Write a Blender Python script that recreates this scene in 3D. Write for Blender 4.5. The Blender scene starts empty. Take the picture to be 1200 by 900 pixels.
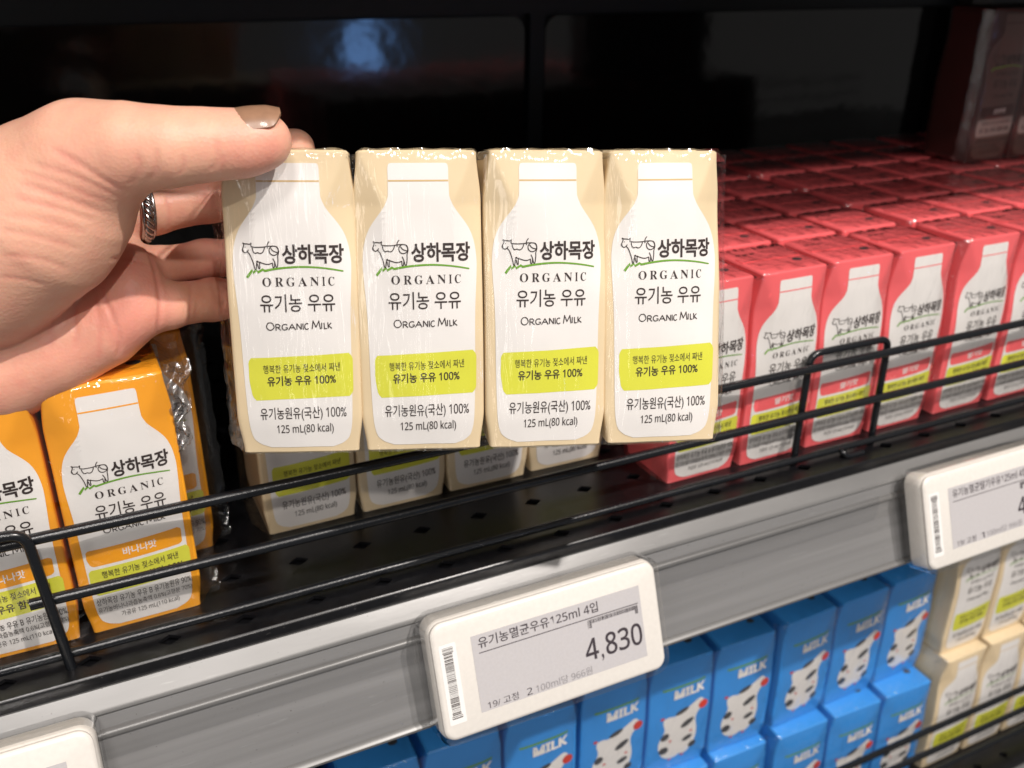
import bpy, bmesh, math, random
import numpy as np
from mathutils import Vector, Matrix
from mathutils.bvhtree import BVHTree

S = bpy.context.scene
COL = S.collection
R_ = math.radians
random.seed(4)
RNG = np.random.RandomState(7)

# ------------------------------------------------------------------ camera
CP = np.array([-0.00495, -0.29666, 0.22901])
FPX = 1086.9
def rx(a): return np.array([[1, 0, 0], [0, math.cos(a), -math.sin(a)], [0, math.sin(a), math.cos(a)]])
def ry(a): return np.array([[math.cos(a), 0, math.sin(a)], [0, 1, 0], [-math.sin(a), 0, math.cos(a)]])
def rz(a): return np.array([[math.cos(a), -math.sin(a), 0], [math.sin(a), math.cos(a), 0], [0, 0, 1]])
CR = rz(-0.4506) @ rx(1.13234) @ rz(0.01)
cam = bpy.data.cameras.new('camera')
camo = bpy.data.objects.new('camera', cam)
COL.objects.link(camo)
m4 = np.eye(4); m4[:3, :3] = CR; m4[:3, 3] = CP
camo.matrix_world = Matrix(m4.tolist())
cam.sensor_fit = 'HORIZONTAL'; cam.sensor_width = 36
cam.lens = FPX * 36 / 1200
cam.clip_start = 0.01; cam.clip_end = 50
cam.dof.use_dof = True; cam.dof.focus_distance = 0.300; cam.dof.aperture_fstop = 14.0
S.camera = camo

def at_depth(u, v, d):
    """photo measurement (pixel, distance along the view axis in metres) -> place in the world"""
    return CP + CR @ np.array([(u - 600) / FPX * d, -(v - 450) / FPX * d, -d])
def at_y(u, v, y):
    d = CR @ np.array([(u - 600) / FPX, -(v - 450) / FPX, -1.0])
    return CP + d * ((y - CP[1]) / d[1])
def ray_dir(u, v):
    d = CR @ np.array([(u - 600) / FPX, -(v - 450) / FPX, -1.0])
    return d / np.linalg.norm(d)

# ------------------------------------------------------------------ world and lamps
w = bpy.data.worlds.new('World'); S.world = w; w.use_nodes = True
bg = w.node_tree.nodes['Background']
bg.inputs[0].default_value = (1.0, 0.96, 0.93, 1); bg.inputs[1].default_value = 0.17

def lamp(name, direction, dist, power, size, color, target=(0.12, 0.0, 0.06)):
    l = bpy.data.lights.new(name, 'AREA'); l.shape = 'DISK'; l.size = size; l.energy = power; l.color = color
    o = bpy.data.objects.new(name, l); COL.objects.link(o)
    d = Vector(direction).normalized(); o.location = Vector(target) + d * dist
    o.rotation_euler = d.to_track_quat('Z', 'Y').to_euler()
    return o
lamp('ceiling_spot', (0.40, -0.70, 1.0), 2.1, 48, 0.045, (1.0, 0.93, 0.87))
lamp('ceiling_spot', (-0.05, -1.30, 1.0), 2.4, 18, 0.06, (1.0, 0.93, 0.87))
lamp('ceiling_light', (-0.22, -0.68, 1.0), 2.6, 32, 0.4, (1.0, 0.95, 0.91))
def streak_fill(direction, dist, power, w_, h_, target=(0.12, 0.0, 0.06)):  # added lamps without a known source: streaks on the film and frontal fill
    o = lamp('display_case_light', direction, dist, power, w_, (1.0, 0.97, 0.95), target)
    o.data.shape = 'RECTANGLE'; o.data.size_y = h_
streak_fill((-0.80, -0.62, 0.30), 1.9, 5.2, 0.26, 1.3)
streak_fill((-0.42, -0.90, 0.10), 2.2, 2.2, 0.10, 1.5)
aisle = lamp('aisle_display_light', (0.30, -1.0, -0.085), 2.6, 0.55, 0.17, (0.20, 0.45, 1.0), (0.35, 0.0, 0.1))

S.view_settings.view_transform = 'Standard'; S.view_settings.look = 'None'
S.view_settings.exposure = -0.27; S.view_settings.gamma = 1.0
S.cycles.use_denoising = True
S.cycles.transparent_max_bounces = 24; S.cycles.max_bounces = 8
S.cycles.sample_clamp_indirect = 4.0

# ------------------------------------------------------------------ materials
def mat(name, col, rough=0.5, metal=0.0, spec=0.5, noise=0.0, nscale=60, bump=0.0, bscale=200, coat=0.0, stretch=None, sss=0.0, bdist=0.001, scratch=None, speck=None):
    m = bpy.data.materials.new(name); m.use_nodes = True
    nt = m.node_tree; p = nt.nodes['Principled BSDF']
    p.inputs['Base Color'].default_value = (*col, 1)
    p.inputs['Roughness'].default_value = rough; p.inputs['Metallic'].default_value = metal
    p.inputs['Specular IOR Level'].default_value = spec
    p.inputs['Coat Weight'].default_value = coat; p.inputs['Coat Roughness'].default_value = 0.08
    if sss:
        p.inputs['Subsurface Weight'].default_value = sss
        p.inputs['Subsurface Radius'].default_value = (1.0, 0.35, 0.2); p.inputs['Subsurface Scale'].default_value = 0.003
    if noise or bump or scratch or speck:
        tc = nt.nodes.new('ShaderNodeTexCoord'); mp = nt.nodes.new('ShaderNodeMapping')
        nt.links.new(tc.outputs['Object'], mp.inputs[0])
        if stretch: mp.inputs['Scale'].default_value = stretch
    if noise:
        n = nt.nodes.new('ShaderNodeTexNoise'); n.inputs['Scale'].default_value = nscale; n.inputs['Detail'].default_value = 5
        nt.links.new(mp.outputs[0], n.inputs['Vector'])
        r = nt.nodes.new('ShaderNodeValToRGB')
        r.color_ramp.elements[0].position = 0.3; r.color_ramp.elements[1].position = 0.7
        r.color_ramp.elements[0].color = (*[c * (1 - noise) for c in col], 1)
        r.color_ramp.elements[1].color = (*[min(1, c * (1 + noise)) for c in col], 1)
        nt.links.new(n.outputs['Fac'], r.inputs[0]); nt.links.new(r.outputs[0], p.inputs['Base Color'])
    if bump:
        n2 = nt.nodes.new('ShaderNodeTexNoise'); n2.inputs['Scale'].default_value = bscale; n2.inputs['Detail'].default_value = 4
        nt.links.new(mp.outputs[0], n2.inputs['Vector'])
        b = nt.nodes.new('ShaderNodeBump'); b.inputs['Strength'].default_value = bump; b.inputs['Distance'].default_value = bdist
        nt.links.new(n2.outputs['Fac'], b.inputs['Height']); nt.links.new(b.outputs[0], p.inputs['Normal'])
    for kind, c2 in (('scratch', scratch), ('speck', speck)):
        if not c2: continue
        src = p.inputs['Base Color'].links[0].from_socket if p.inputs['Base Color'].links else None
        mp2 = nt.nodes.new('ShaderNodeMapping'); nt.links.new(tc.outputs['Object'], mp2.inputs[0])
        if kind == 'scratch': mp2.inputs['Rotation'].default_value = (0.5, 0.35, 0.5); mp2.inputs['Scale'].default_value = (0.09, 1, 1)
        n3 = nt.nodes.new('ShaderNodeTexNoise'); n3.inputs['Scale'].default_value = 900 if kind == 'scratch' else 1100; n3.inputs['Detail'].default_value = 2
        nt.links.new(mp2.outputs[0], n3.inputs['Vector'])
        r3 = nt.nodes.new('ShaderNodeValToRGB'); r3.color_ramp.elements[0].position = 0.66 if kind == 'scratch' else 0.735; r3.color_ramp.elements[1].position = 0.74 if kind == 'scratch' else 0.77
        nt.links.new(n3.outputs['Fac'], r3.inputs[0])
        mx = nt.nodes.new('ShaderNodeMixRGB'); nt.links.new(r3.outputs[0], mx.inputs[0])
        mx.inputs[1].default_value = (*col, 1); mx.inputs[2].default_value = (*c2, 1)
        if src: nt.links.new(src, mx.inputs[1])
        nt.links.new(mx.outputs[0], p.inputs['Base Color'])
    return m

def film_mat(name, rough=0.06, bump=0.5, scale=(1, 1, 1), bscale=150, amount=1.0):
    m = bpy.data.materials.new(name); m.use_nodes = True; nt = m.node_tree
    for n in list(nt.nodes):
        if n.type != 'OUTPUT_MATERIAL': nt.nodes.remove(n)
    out = [n for n in nt.nodes if n.type == 'OUTPUT_MATERIAL'][0]
    tr = nt.nodes.new('ShaderNodeBsdfTransparent'); tr.inputs[0].default_value = (0.985, 0.985, 0.985, 1)
    gl = nt.nodes.new('ShaderNodeBsdfGlossy'); gl.inputs['Roughness'].default_value = rough
    fr = nt.nodes.new('ShaderNodeLayerWeight')
    pw = nt.nodes.new('ShaderNodeMath'); pw.operation = 'POWER'; pw.inputs[1].default_value = 4.0
    mu = nt.nodes.new('ShaderNodeMath'); mu.operation = 'MULTIPLY_ADD'; mu.inputs[1].default_value = 0.55 * amount; mu.inputs[2].default_value = 0.045 * amount
    mix = nt.nodes.new('ShaderNodeMixShader')
    tc = nt.nodes.new('ShaderNodeTexCoord'); mp = nt.nodes.new('ShaderNodeMapping'); mp.inputs['Scale'].default_value = scale
    nz = nt.nodes.new('ShaderNodeTexNoise'); nz.inputs['Scale'].default_value = bscale; nz.inputs['Detail'].default_value = 3
    nz.inputs['Distortion'].default_value = 0.6
    bp = nt.nodes.new('ShaderNodeBump'); bp.inputs['Strength'].default_value = bump; bp.inputs['Distance'].default_value = 0.0012
    L = nt.links.new
    L(tc.outputs['Object'], mp.inputs[0]); L(mp.outputs[0], nz.inputs['Vector']); L(nz.outputs['Fac'], bp.inputs['Height'])
    L(bp.outputs[0], gl.inputs['Normal']); L(bp.outputs[0], fr.inputs['Normal'])
    L(fr.outputs['Facing'], pw.inputs[0]); L(pw.outputs[0], mu.inputs[0]); L(mu.outputs[0], mix.inputs[0]); L(tr.outputs[0], mix.inputs[1]); L(gl.outputs[0], mix.inputs[2])
    L(mix.outputs[0], out.inputs['Surface'])
    return m

def paper(name, col): return mat(name, col, rough=0.42, noise=0.035, nscale=45, bump=0.12, bscale=70, spec=0.4)
M = {}
M['cream'] = paper('cream_carton', (0.75, 0.60, 0.385))
M['orange'] = paper('orange_carton', (0.87, 0.36, 0.02))
M['pink'] = paper('pink_carton', (0.87, 0.14, 0.15))
M['brown'] = paper('brown_carton', (0.05, 0.014, 0.012))
M['blue'] = paper('blue_carton', (0.045, 0.29, 0.74))
M['white'] = paper('white_print', (0.80, 0.77, 0.74))
M['cocoa'] = paper('cocoa_print', (0.11, 0.062, 0.052))  # white bottle print of the brown packs, deep shade put into its colour
M['cocoa_pale'] = paper('cocoa_pale_print', (0.30, 0.24, 0.22))
M['lime'] = paper('lime_print', (0.68, 0.68, 0.06))
M['ink'] = mat('dark_ink', (0.028, 0.016, 0.014), 0.6)
M['green'] = mat('green_ink', (0.14, 0.33, 0.02), 0.6)
M['palegold'] = mat('gold_ink', (0.60, 0.42, 0.20), 0.6)
M['grey_ink'] = mat('grey_ink', (0.06, 0.06, 0.065), 0.6)
M['red_ink'] = mat('red_ink', (0.62, 0.05, 0.03), 0.5)
M['film'] = film_mat('shrink_film', 0.10, 0.8, (1.0, 1.0, 0.09), 170, 1.15)
M['film_loose'] = film_mat('loose_film', 0.12, 0.6, (1, 1, .5), 330, 1.7)
M['film_crumple'] = film_mat('crumpled_film', 0.16, 1.0, (1, 1, .6), 420, 6.5)
M['film_slack'] = film_mat('slack_film', 0.09, 1.0, (1, 1, .5), 150, 2.0)
M['black_metal'] = mat('black_powder_coat', (0.005, 0.005, 0.006), 0.28, noise=0.3, nscale=300, bump=0.12, bscale=1500, bdist=0.0002, speck=(0.10, 0.095, 0.09))
M['black_wire'] = mat('black_wire_coat', (0.007, 0.008, 0.010), 0.26, bump=0.25, bscale=700, bdist=0.0003, speck=(0.07, 0.068, 0.066))
M['rail_grey'] = mat('grey_rail', (0.215, 0.213, 0.212), 0.42, metal=0.25, noise=0.14, nscale=40, stretch=(0.12, 1, 5), bump=0.12, bscale=160, bdist=0.0004, scratch=(0.24, 0.24, 0.24), speck=(0.07, 0.065, 0.06))
M['rail_light'] = mat('pale_rail_lip', (0.185, 0.183, 0.18), 0.36, metal=0.3, noise=0.12, nscale=60, stretch=(0.25, 1, 1), bump=0.1, bscale=220, bdist=0.0004, scratch=(0.21, 0.21, 0.205), speck=(0.08, 0.075, 0.07))
M['clear'] = film_mat('clear_strip', 0.05, 0.25, (0.2, 1, 1), 120, 2.6)
M['tag_white'] = mat('tag_white', (0.72, 0.685, 0.635), 0.38, noise=0.03, nscale=500, bump=0.08, bscale=2500, bdist=0.0002)
M['tag_grey'] = mat('tag_screen', (0.50, 0.48, 0.485), 0.35, noise=0.03, nscale=900)
M['screen_ink'] = mat('screen_ink', (0.045, 0.035, 0.042), 0.5)
M['screen_faint'] = mat('screen_faint_ink', (0.24, 0.225, 0.235), 0.5)
M['sticker'] = mat('sticker', (0.80, 0.79, 0.77), 0.4)
M['panel'] = mat('back_panel', (0.008, 0.0075, 0.008), 0.09, spec=0.7, bump=0.25, bscale=9, bdist=0.004)
M['frame'] = mat('back_frame', (0.006, 0.008, 0.012), 0.5)
M['post'] = mat('divider', (0.035, 0.028, 0.024), 0.5)
M['steel'] = mat('ring_silver', (0.42, 0.40, 0.39), 0.24, metal=1.0, noise=0.25, nscale=500)
M['nail'] = mat('nail_polish', (0.30, 0.165, 0.10), 0.34, coat=0.22, noise=0.1, nscale=300)
M['gem'] = mat('rhinestone', (0.85, 0.85, 0.88), 0.08, metal=0.9)

def skin_mat():
    m = bpy.data.materials.new('skin'); m.use_nodes = True; nt = m.node_tree; p = nt.nodes['Principled BSDF']; L = nt.links.new
    at = nt.nodes.new('ShaderNodeAttribute'); at.attribute_name = 'flush'
    tc = nt.nodes.new('ShaderNodeTexCoord')
    n = nt.nodes.new('ShaderNodeTexNoise'); n.inputs['Scale'].default_value = 130; n.inputs['Detail'].default_value = 6
    L(tc.outputs['Object'], n.inputs['Vector'])
    add = nt.nodes.new('ShaderNodeMath'); add.operation = 'MULTIPLY_ADD'; add.inputs[1].default_value = 1.3
    sub = nt.nodes.new('ShaderNodeMath'); sub.operation = 'SUBTRACT'; sub.inputs[1].default_value = 0.58
    L(at.outputs['Fac'], sub.inputs[0]); L(n.outputs['Fac'], add.inputs[0]); L(sub.outputs[0], add.inputs[2])
    r = nt.nodes.new('ShaderNodeValToRGB')
    r.color_ramp.elements[0].color = (0.77, 0.42, 0.295, 1); r.color_ramp.elements[1].color = (0.72, 0.30, 0.225, 1)
    L(add.outputs[0], r.inputs[0]); L(r.outputs[0], p.inputs['Base Color'])
    p.inputs['Roughness'].default_value = 0.46; p.inputs['Specular IOR Level'].default_value = 0.4
    p.inputs['Subsurface Weight'].default_value = 0.35
    p.inputs['Subsurface Radius'].default_value = (1.0, 0.32, 0.16); p.inputs['Subsurface Scale'].default_value = 0.0035
    mp = nt.nodes.new('ShaderNodeMapping'); mp.inputs['Scale'].default_value = (1, 1, 1)
    L(tc.outputs['Object'], mp.inputs[0])
    v = nt.nodes.new('ShaderNodeTexVoronoi'); v.inputs['Scale'].default_value = 900; L(mp.outputs[0], v.inputs['Vector'])
    n2 = nt.nodes.new('ShaderNodeTexNoise'); n2.inputs['Scale'].default_value = 350; n2.inputs['Detail'].default_value = 5
    L(mp.outputs[0], n2.inputs['Vector'])
    a2 = nt.nodes.new('ShaderNodeMath'); a2.operation = 'ADD'; L(v.outputs['Distance'], a2.inputs[0]); L(n2.outputs['Fac'], a2.inputs[1])
    b = nt.nodes.new('ShaderNodeBump'); b.inputs['Strength'].default_value = 0.17; b.inputs['Distance'].default_value = 0.0004
    L(a2.outputs[0], b.inputs['Height']); L(b.outputs[0], p.inputs['Normal'])
    return m
M['skin'] = skin_mat()

# ------------------------------------------------------------------ object helpers
def link(name, me, parent=None):
    o = bpy.data.objects.new(name, me); COL.objects.link(o)
    if parent: o.parent = parent
    return o
def tag(o, label, cat, group=None, kind=None):
    if label: o['label'] = label
    if cat: o['category'] = cat
    if group: o['group'] = group
    if kind: o['kind'] = kind
    return o
def empty(name, loc=(0, 0, 0)):
    o = bpy.data.objects.new(name, None); COL.objects.link(o); o.location = loc; o.empty_display_size = 0.02
    return o
class MB:
    """collects pieces of ONE mesh"""
    def __init__(s): s.v = []; s.f = []; s.m = []; s.mats = []; s.n = 0
    def add(s, v, f, m=None):
        mi = 0
        if m is not None:
            if m not in s.mats: s.mats.append(m)
            mi = s.mats.index(m)
        v = np.asarray(v, float).reshape(-1, 3)
        s.v.append(v)
        for q in f: s.f.append(tuple(int(i) + s.n for i in q)); s.m.append(mi)
        s.n += len(v)
    def mesh(s, name, smooth=None, fn=None):
        V = np.concatenate(s.v)
        if fn is not None: V = fn(V)
        me = bpy.data.meshes.new(name); me.from_pydata(V.tolist(), [], s.f)
        for m in s.mats: me.materials.append(m)
        me.polygons.foreach_set('material_index', s.m)
        if smooth is not None:
            me.polygons.foreach_set('use_smooth', [True] * len(me.polygons))
            if smooth < 179: me.set_sharp_from_angle(angle=R_(smooth))
        me.update()
        return me
def grid_faces(nr, nc, close=False):
    f = []
    for i in range(nr - 1):
        for j in range(nc if close else nc - 1):
            k = (j + 1) % nc
            f.append((i * nc + j, i * nc + k, (i + 1) * nc + k, (i + 1) * nc + j))
    return f
def box(mb, x0, x1, y0, y1, z0, z1, m=None):
    v = [(x, y, z) for z in (z0, z1) for y in (y0, y1) for x in (x0, x1)]
    mb.add(v, [(0, 2, 3, 1), (4, 5, 7, 6), (0, 1, 5, 4), (2, 6, 7, 3), (0, 4, 6, 2), (1, 3, 7, 5)], m)
def tube(mb, pts, r, m=None, n=12, caps=True, closed=False):
    pts = [np.array(p, float) for p in pts]; N = len(pts); rows = []
    rr = r if hasattr(r, '__len__') else [r] * N
    up = None
    for i in range(N):
        a = pts[(i - 1) % N] if (closed or i > 0) else pts[i]; b = pts[(i + 1) % N] if (closed or i < N - 1) else pts[i]
        t = (b - a) / np.linalg.norm(b - a)
        if up is None:
            up = np.cross(t, [0, 0, 1] if abs(t[2]) < 0.9 else [0, 1, 0])
        up = up - t * up.dot(t); up /= np.linalg.norm(up); s = np.cross(t, up)
        for k in range(n):
            an = 2 * math.pi * k / n
            rows.append(pts[i] + rr[i] * (up * math.cos(an) + s * math.sin(an)))
    f = grid_faces(N, n, True)
    if closed:
        for j in range(n): k = (j + 1) % n; f.append(((N - 1) * n + j, (N - 1) * n + k, k, j))
    elif caps: f += [tuple(range(n))[::-1], tuple(range((N - 1) * n, N * n))]
    mb.add(rows, f, m)
def bend(pts, r=0.006, n=6):
    """round the inner corners of a polyline"""
    pts = [np.array(p, float) for p in pts]; out = [pts[0]]
    for i in range(1, len(pts) - 1):
        a, b, c = pts[i - 1], pts[i], pts[i + 1]
        da = (a - b); la = np.linalg.norm(da); dc = (c - b); lc = np.linalg.norm(dc)
        q = min(r, la * 0.45, lc * 0.45); p0 = b + da / la * q; p2 = b + dc / lc * q
        for k in range(n + 1):
            t = k / n; out.append((1 - t) ** 2 * p0 + 2 * t * (1 - t) * b + t * t * p2)
    out.append(pts[-1]); return out
def copy_tree(o, parent=None):
    c = o.copy(); COL.objects.link(c)
    if parent is not None: c.parent = parent
    for ch in list(o.children): copy_tree(ch, c)
    return c

# ------------------------------------------------------------------ lettering
def sans(ch):
    # plain sans-serif forms of latin letters and digits
    if '0' <= ch <= '9': return chr(0x1D7E2 + ord(ch) - 48)
    if 'A' <= ch <= 'Z': return chr(0x1D5A0 + ord(ch) - 65)
    if 'a' <= ch <= 'z': return chr(0x1D5BA + ord(ch) - 97)
    return ch
_tc = {}
def letters(text, bold=0.0):
    text = ''.join(sans(ch) for ch in text)
    k = (text, bold)
    if k not in _tc:
        cu = bpy.data.curves.new('lettering', 'FONT'); cu.body = text; cu.offset = bold; cu.resolution_u = 3
        o = bpy.data.objects.new('lettering', cu); COL.objects.link(o)
        dg = bpy.context.evaluated_depsgraph_get(); dg.update()
        me = bpy.data.meshes.new_from_object(o.evaluated_get(dg))
        v = np.array([x.co[:2] for x in me.vertices]); f = [tuple(p.vertices) for p in me.polygons]
        bpy.data.objects.remove(o); bpy.data.curves.remove(cu); bpy.data.meshes.remove(me)
        lo, hi = v.min(0), v.max(0)
        _tc[k] = ((v - lo) / (hi - lo), f)
    return _tc[k]
def stroke(pts, wid):
    """flat ribbon along a 2-D polyline"""
    p = np.array(pts, float); n = len(p); wd = np.full(n, wid, float) if np.isscalar(wid) else np.array(wid, float)
    t = np.gradient(p, axis=0); L = np.linalg.norm(t, axis=1); L[L == 0] = 1; t /= L[:, None]
    nn = np.stack([-t[:, 1], t[:, 0]], 1) * wd[:, None] / 2
    v = np.concatenate([p + nn, p - nn]); f = [(i, i + 1, n + i + 1, n + i) for i in range(n - 1)]
    return v, f
def arc(cx, cy, ax, ay, a0, a1, n=14):
    return [(cx + ax * math.cos(R_(a0 + (a1 - a0) * i / n)), cy + ay * math.sin(R_(a0 + (a1 - a0) * i / n))) for i in range(n + 1)]
GL = {  # letter skeletons in a unit box
    'O': [arc(.5, .5, .45, .47, 90, 450, 22)],
    'R': [[(.15, 0), (.15, 1)], [(.15, 1), (.5, 1)] + arc(.5, .74, .28, .26, 90, -90, 10) + [(.15, .48)], [(.45, .48), (.9, 0)]],
    'G': [arc(.5, .5, .44, .48, 45, 320, 18), [(.6, .42), (.86, .42), (.86, .12)]],
    'A': [[(.04, 0), (.5, 1)], [(.5, 1), (.96, 0)], [(.22, .36), (.78, .36)]],
    'N': [[(.12, 0), (.12, 1)], [(.12, 1), (.88, 0)], [(.88, 0), (.88, 1)]],
    'I': [[(.5, 0), (.5, 1)]],
    'C': [arc(.55, .5, .46, .48, 48, 312, 18)],
    'M': [[(.06, 0), (.16, 1)], [(.14, 1), (.5, .2)], [(.5, .2), (.86, 1)], [(.84, 1), (.96, 0)]],
    'L': [[(.15, 1), (.15, 0)], [(.12, .02), (.8, .05)]],
    'K': [[(.15, 0), (.15, 1)], [(.8, .95), (.18, .42)], [(.2, .45), (.88, 0)]],
}
def word(spec, thin, thick, serif=False, jit=0.0):
    """spec: list of (letter, x0, x1, y0, y1) -> 2-D mesh"""
    V = []; F = []; n = 0
    def put(v, f):
        nonlocal n
        V.append(v); F.extend([tuple(i + n for i in q) for q in f]); n += len(v)
    for (c, x0, x1, y0, y1) in spec:
        for st in GL[c]:
            p = np.array(st) * [x1 - x0, y1 - y0] + [x0, y0]
            if jit: p = p + RNG.uniform(-jit, jit, p.shape)
            t = np.gradient(p, axis=0); t /= np.maximum(np.linalg.norm(t, axis=1), 1e-9)[:, None]
            wd = thin + (thick - thin) * np.abs(t[:, 1]) if serif else np.full(len(p), thin)
            put(*stroke(p, wd))
            if serif and c != 'O':
                for e in (p[0], p[-1]):
                    if abs(e[1] - y0) < 1e-6 or abs(e[1] - y1) < 1e-6:
                        s = thick * 1.15; h = thin * 0.5
                        sy = h if abs(e[1] - y0) < 1e-6 else -h
                        put(*stroke([(e[0] - s, e[1] + sy), (e[0] + s, e[1] + sy)], thin))
    return np.concatenate(V), F

# ------------------------------------------------------------------ cartons
def sstep(a, b, x):
    t = np.clip((x - a) / (b - a), 0, 1); return t * t * (3 - 2 * t)
class Carton:
    def __init__(s, W=0.0408, D=0.0365, H=0.0985, bulge=0.0017, fold=0.0024, side=None):
        s.W, s.D, s.H, s.B, s.K = W, D, H, bulge, fold; s.nx, s.nz = 34, 50
    def fac(s, z):
        t = np.asarray(z) / s.H
        return 1 - 0.075 * (1 - sstep(0, 0.17, 1 - t)) - 0.07 * (1 - sstep(0, 0.14, t))
    def hx(s, z): return s.W / 2 * s.fac(z)
    def yf(s, x, z):
        x = np.asarray(x, float); z = np.asarray(z, float); t = np.clip(z / s.H, 0, 1); h = s.hx(z)
        y = -s.D / 2 * (1 - 0.5 * (1 - s.fac(z))) - s.B * (1 - np.clip(x / h, -1, 1) ** 2) * np.sin(math.pi * t) ** 0.6
        q = 1 - t
        xl = s.W * np.where(q < 0.17, 0.45 - 0.18 * q / 0.17, 0.27)
        fade = 1 - sstep(0.17, 0.5, q)
        y = y + s.K * np.clip((np.abs(x) - xl) / (0.2 * s.W), 0, 1.2) * fade
        # fold above the base
        
        return y
    def body(s, mb, m):
        H = s.H; zs = np.concatenate([[0.0006], np.linspace(0.002, H - 0.002, s.nz), [H - 0.0006]])
        nx, ny, r = s.nx, 10, 0.0011; ring0 = None; rows = []
        def ring(z, inset=0.0, zz=None):
            h = float(s.hx(z)) - inset; xs = np.linspace(-h + r, h - r, nx); out = []
            f = s.yf(xs, np.full(nx, z)) + inset
            b = -s.yf(xs[::-1], np.full(nx, z)) - inset
            y0, y1 = f[-1] + r, b[0] - r
            for x, y in zip(xs, f): out.append((x, y))
            out += [(h - r + r * math.cos(a), y0 + r * math.sin(a)) for a in (R_(-60), R_(-30))]
            sb = 0.0004 * math.sin(math.pi * min(1, max(0, z / H)))
            out += [(h + sb * 4 * k / (ny - 1) * (1 - k / (ny - 1)), y0 + (y1 - y0) * k / (ny - 1)) for k in range(ny)]
            out += [(h - r + r * math.cos(a), y1 + r * math.sin(a)) for a in (R_(30), R_(60))]
            for x, y in zip(xs[::-1], b): out.append((x, y))
            out += [(-h + r + r * math.cos(a), y1 + r * math.sin(a)) for a in (R_(120), R_(150))]
            out += [(-h - sb * 4 * k / (ny - 1) * (1 - k / (ny - 1)), y1 + (y0 - y1) * k / (ny - 1)) for k in range(ny)]
            out += [(-h + r + r * math.cos(a), y0 + r * math.sin(a)) for a in (R_(210), R_(240))]
            return [(x, y, z if zz is None else zz) for x, y in out]
        R = [ring(zs[0], 0.0007, 0.0)] + [ring(z) for z in zs] + [ring(zs[-1], 0.0007, H)]
        n = len(R[0]); V = [p for q in R for p in q]; F = grid_faces(len(R), n, True)
        F.append(tuple(range(n))[::-1]); F.append(tuple(range((len(R) - 1) * n, len(R) * n)))
        mb.add(V, F, m)
        h = float(s.hx(H)) - .0018
        box(mb, -h, h, -.0006, .0046, H - .0002, H + .00042, m)
    def front(s, p, off):
        p = np.asarray(p, float); return np.stack([p[:, 0], s.yf(p[:, 0], p[:, 1]) - off, p[:, 1]], 1)
    def U(s, u, v): return ((u - 0.5) * s.W, (1 - v) * s.H)
    def text(s, mb, t, u0, u1, v0, v1, m, bold=0.0, off=0.00030, slope=0.0):
        p, f = letters(t, bold)
        q = np.stack([(u0 + p[:, 0] * (u1 - u0) - 0.5) * s.W, (1 - (v1 + p[:, 1] * (v0 - v1)) + slope * p[:, 0]) * s.H], 1)
        mb.add(s.front(q, off), f, m)
    def flat(s, mb, uv, f, m, off=0.00030):
        q = np.stack([(uv[:, 0] - 0.5) * s.W, (1 - uv[:, 1]) * s.H], 1)
        mb.add(s.front(q, off), f, m)
    def patch(s, mb, lo, hi, vs, m, off, n=14):
        """patch given by left and right outline per row v"""
        P = []
        for a, b, v in zip(lo, hi, vs):
            for k in range(n): P.append((a + (b - a) * k / (n - 1), v if np.isscalar(v) else v[0] + (v[1] - v[0]) * k / (n - 1)))
        s.flat(mb, np.array(P), [q[::-1] for q in grid_faces(len(vs), n)], m, off)

COW = [
 [(222, 745), (215, 756), (200, 765), (186, 757), (180, 745), (190, 728), (195, 712), (184, 700), (198, 709), (216, 708), (235, 712), (243, 699), (240, 712), (240, 725)],
 [(215, 758), (228, 770), (240, 800), (250, 830), (256, 868), (265, 868), (268, 832), (278, 812)],
 [(240, 725), (270, 729), (320, 728), (350, 722), (400, 722), (412, 735), (416, 760), (406, 785), (408, 805), (402, 856), (392, 852), (386, 822), (374, 798)],
 [(268, 815), (300, 826), (340, 838), (372, 827)],
 [(274, 830), (281, 862), (290, 862), (287, 835), (293, 818)],
 [(371, 825), (372, 858), (382, 856), (385, 825)],
 [(247, 732), (252, 756), (265, 768), (280, 760), (295, 769), (312, 762), (322, 745), (326, 730)],
 [(380, 720), (360, 730), (352, 750), (362, 774), (385, 781), (408, 770), (415, 745), (402, 726)],
 [(365, 735), (380, 755), (412, 763)],
 [(358, 694), (348, 704), (342, 720), (345, 736)],
 [(200, 727), (204, 729)], [(184, 748), (190, 750)],
]
def smooth_poly(p, k=3):
    p = np.array(p, float)
    for _ in range(k):
        if len(p) < 3: return p
        q = [p[0]]
        for a, b in zip(p[:-1], p[1:]): q += [0.75 * a + 0.25 * b, 0.25 * a + 0.75 * b]
        q.append(p[-1]); p = np.array(q)
        if len(p) > 60: break
    return p

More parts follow.
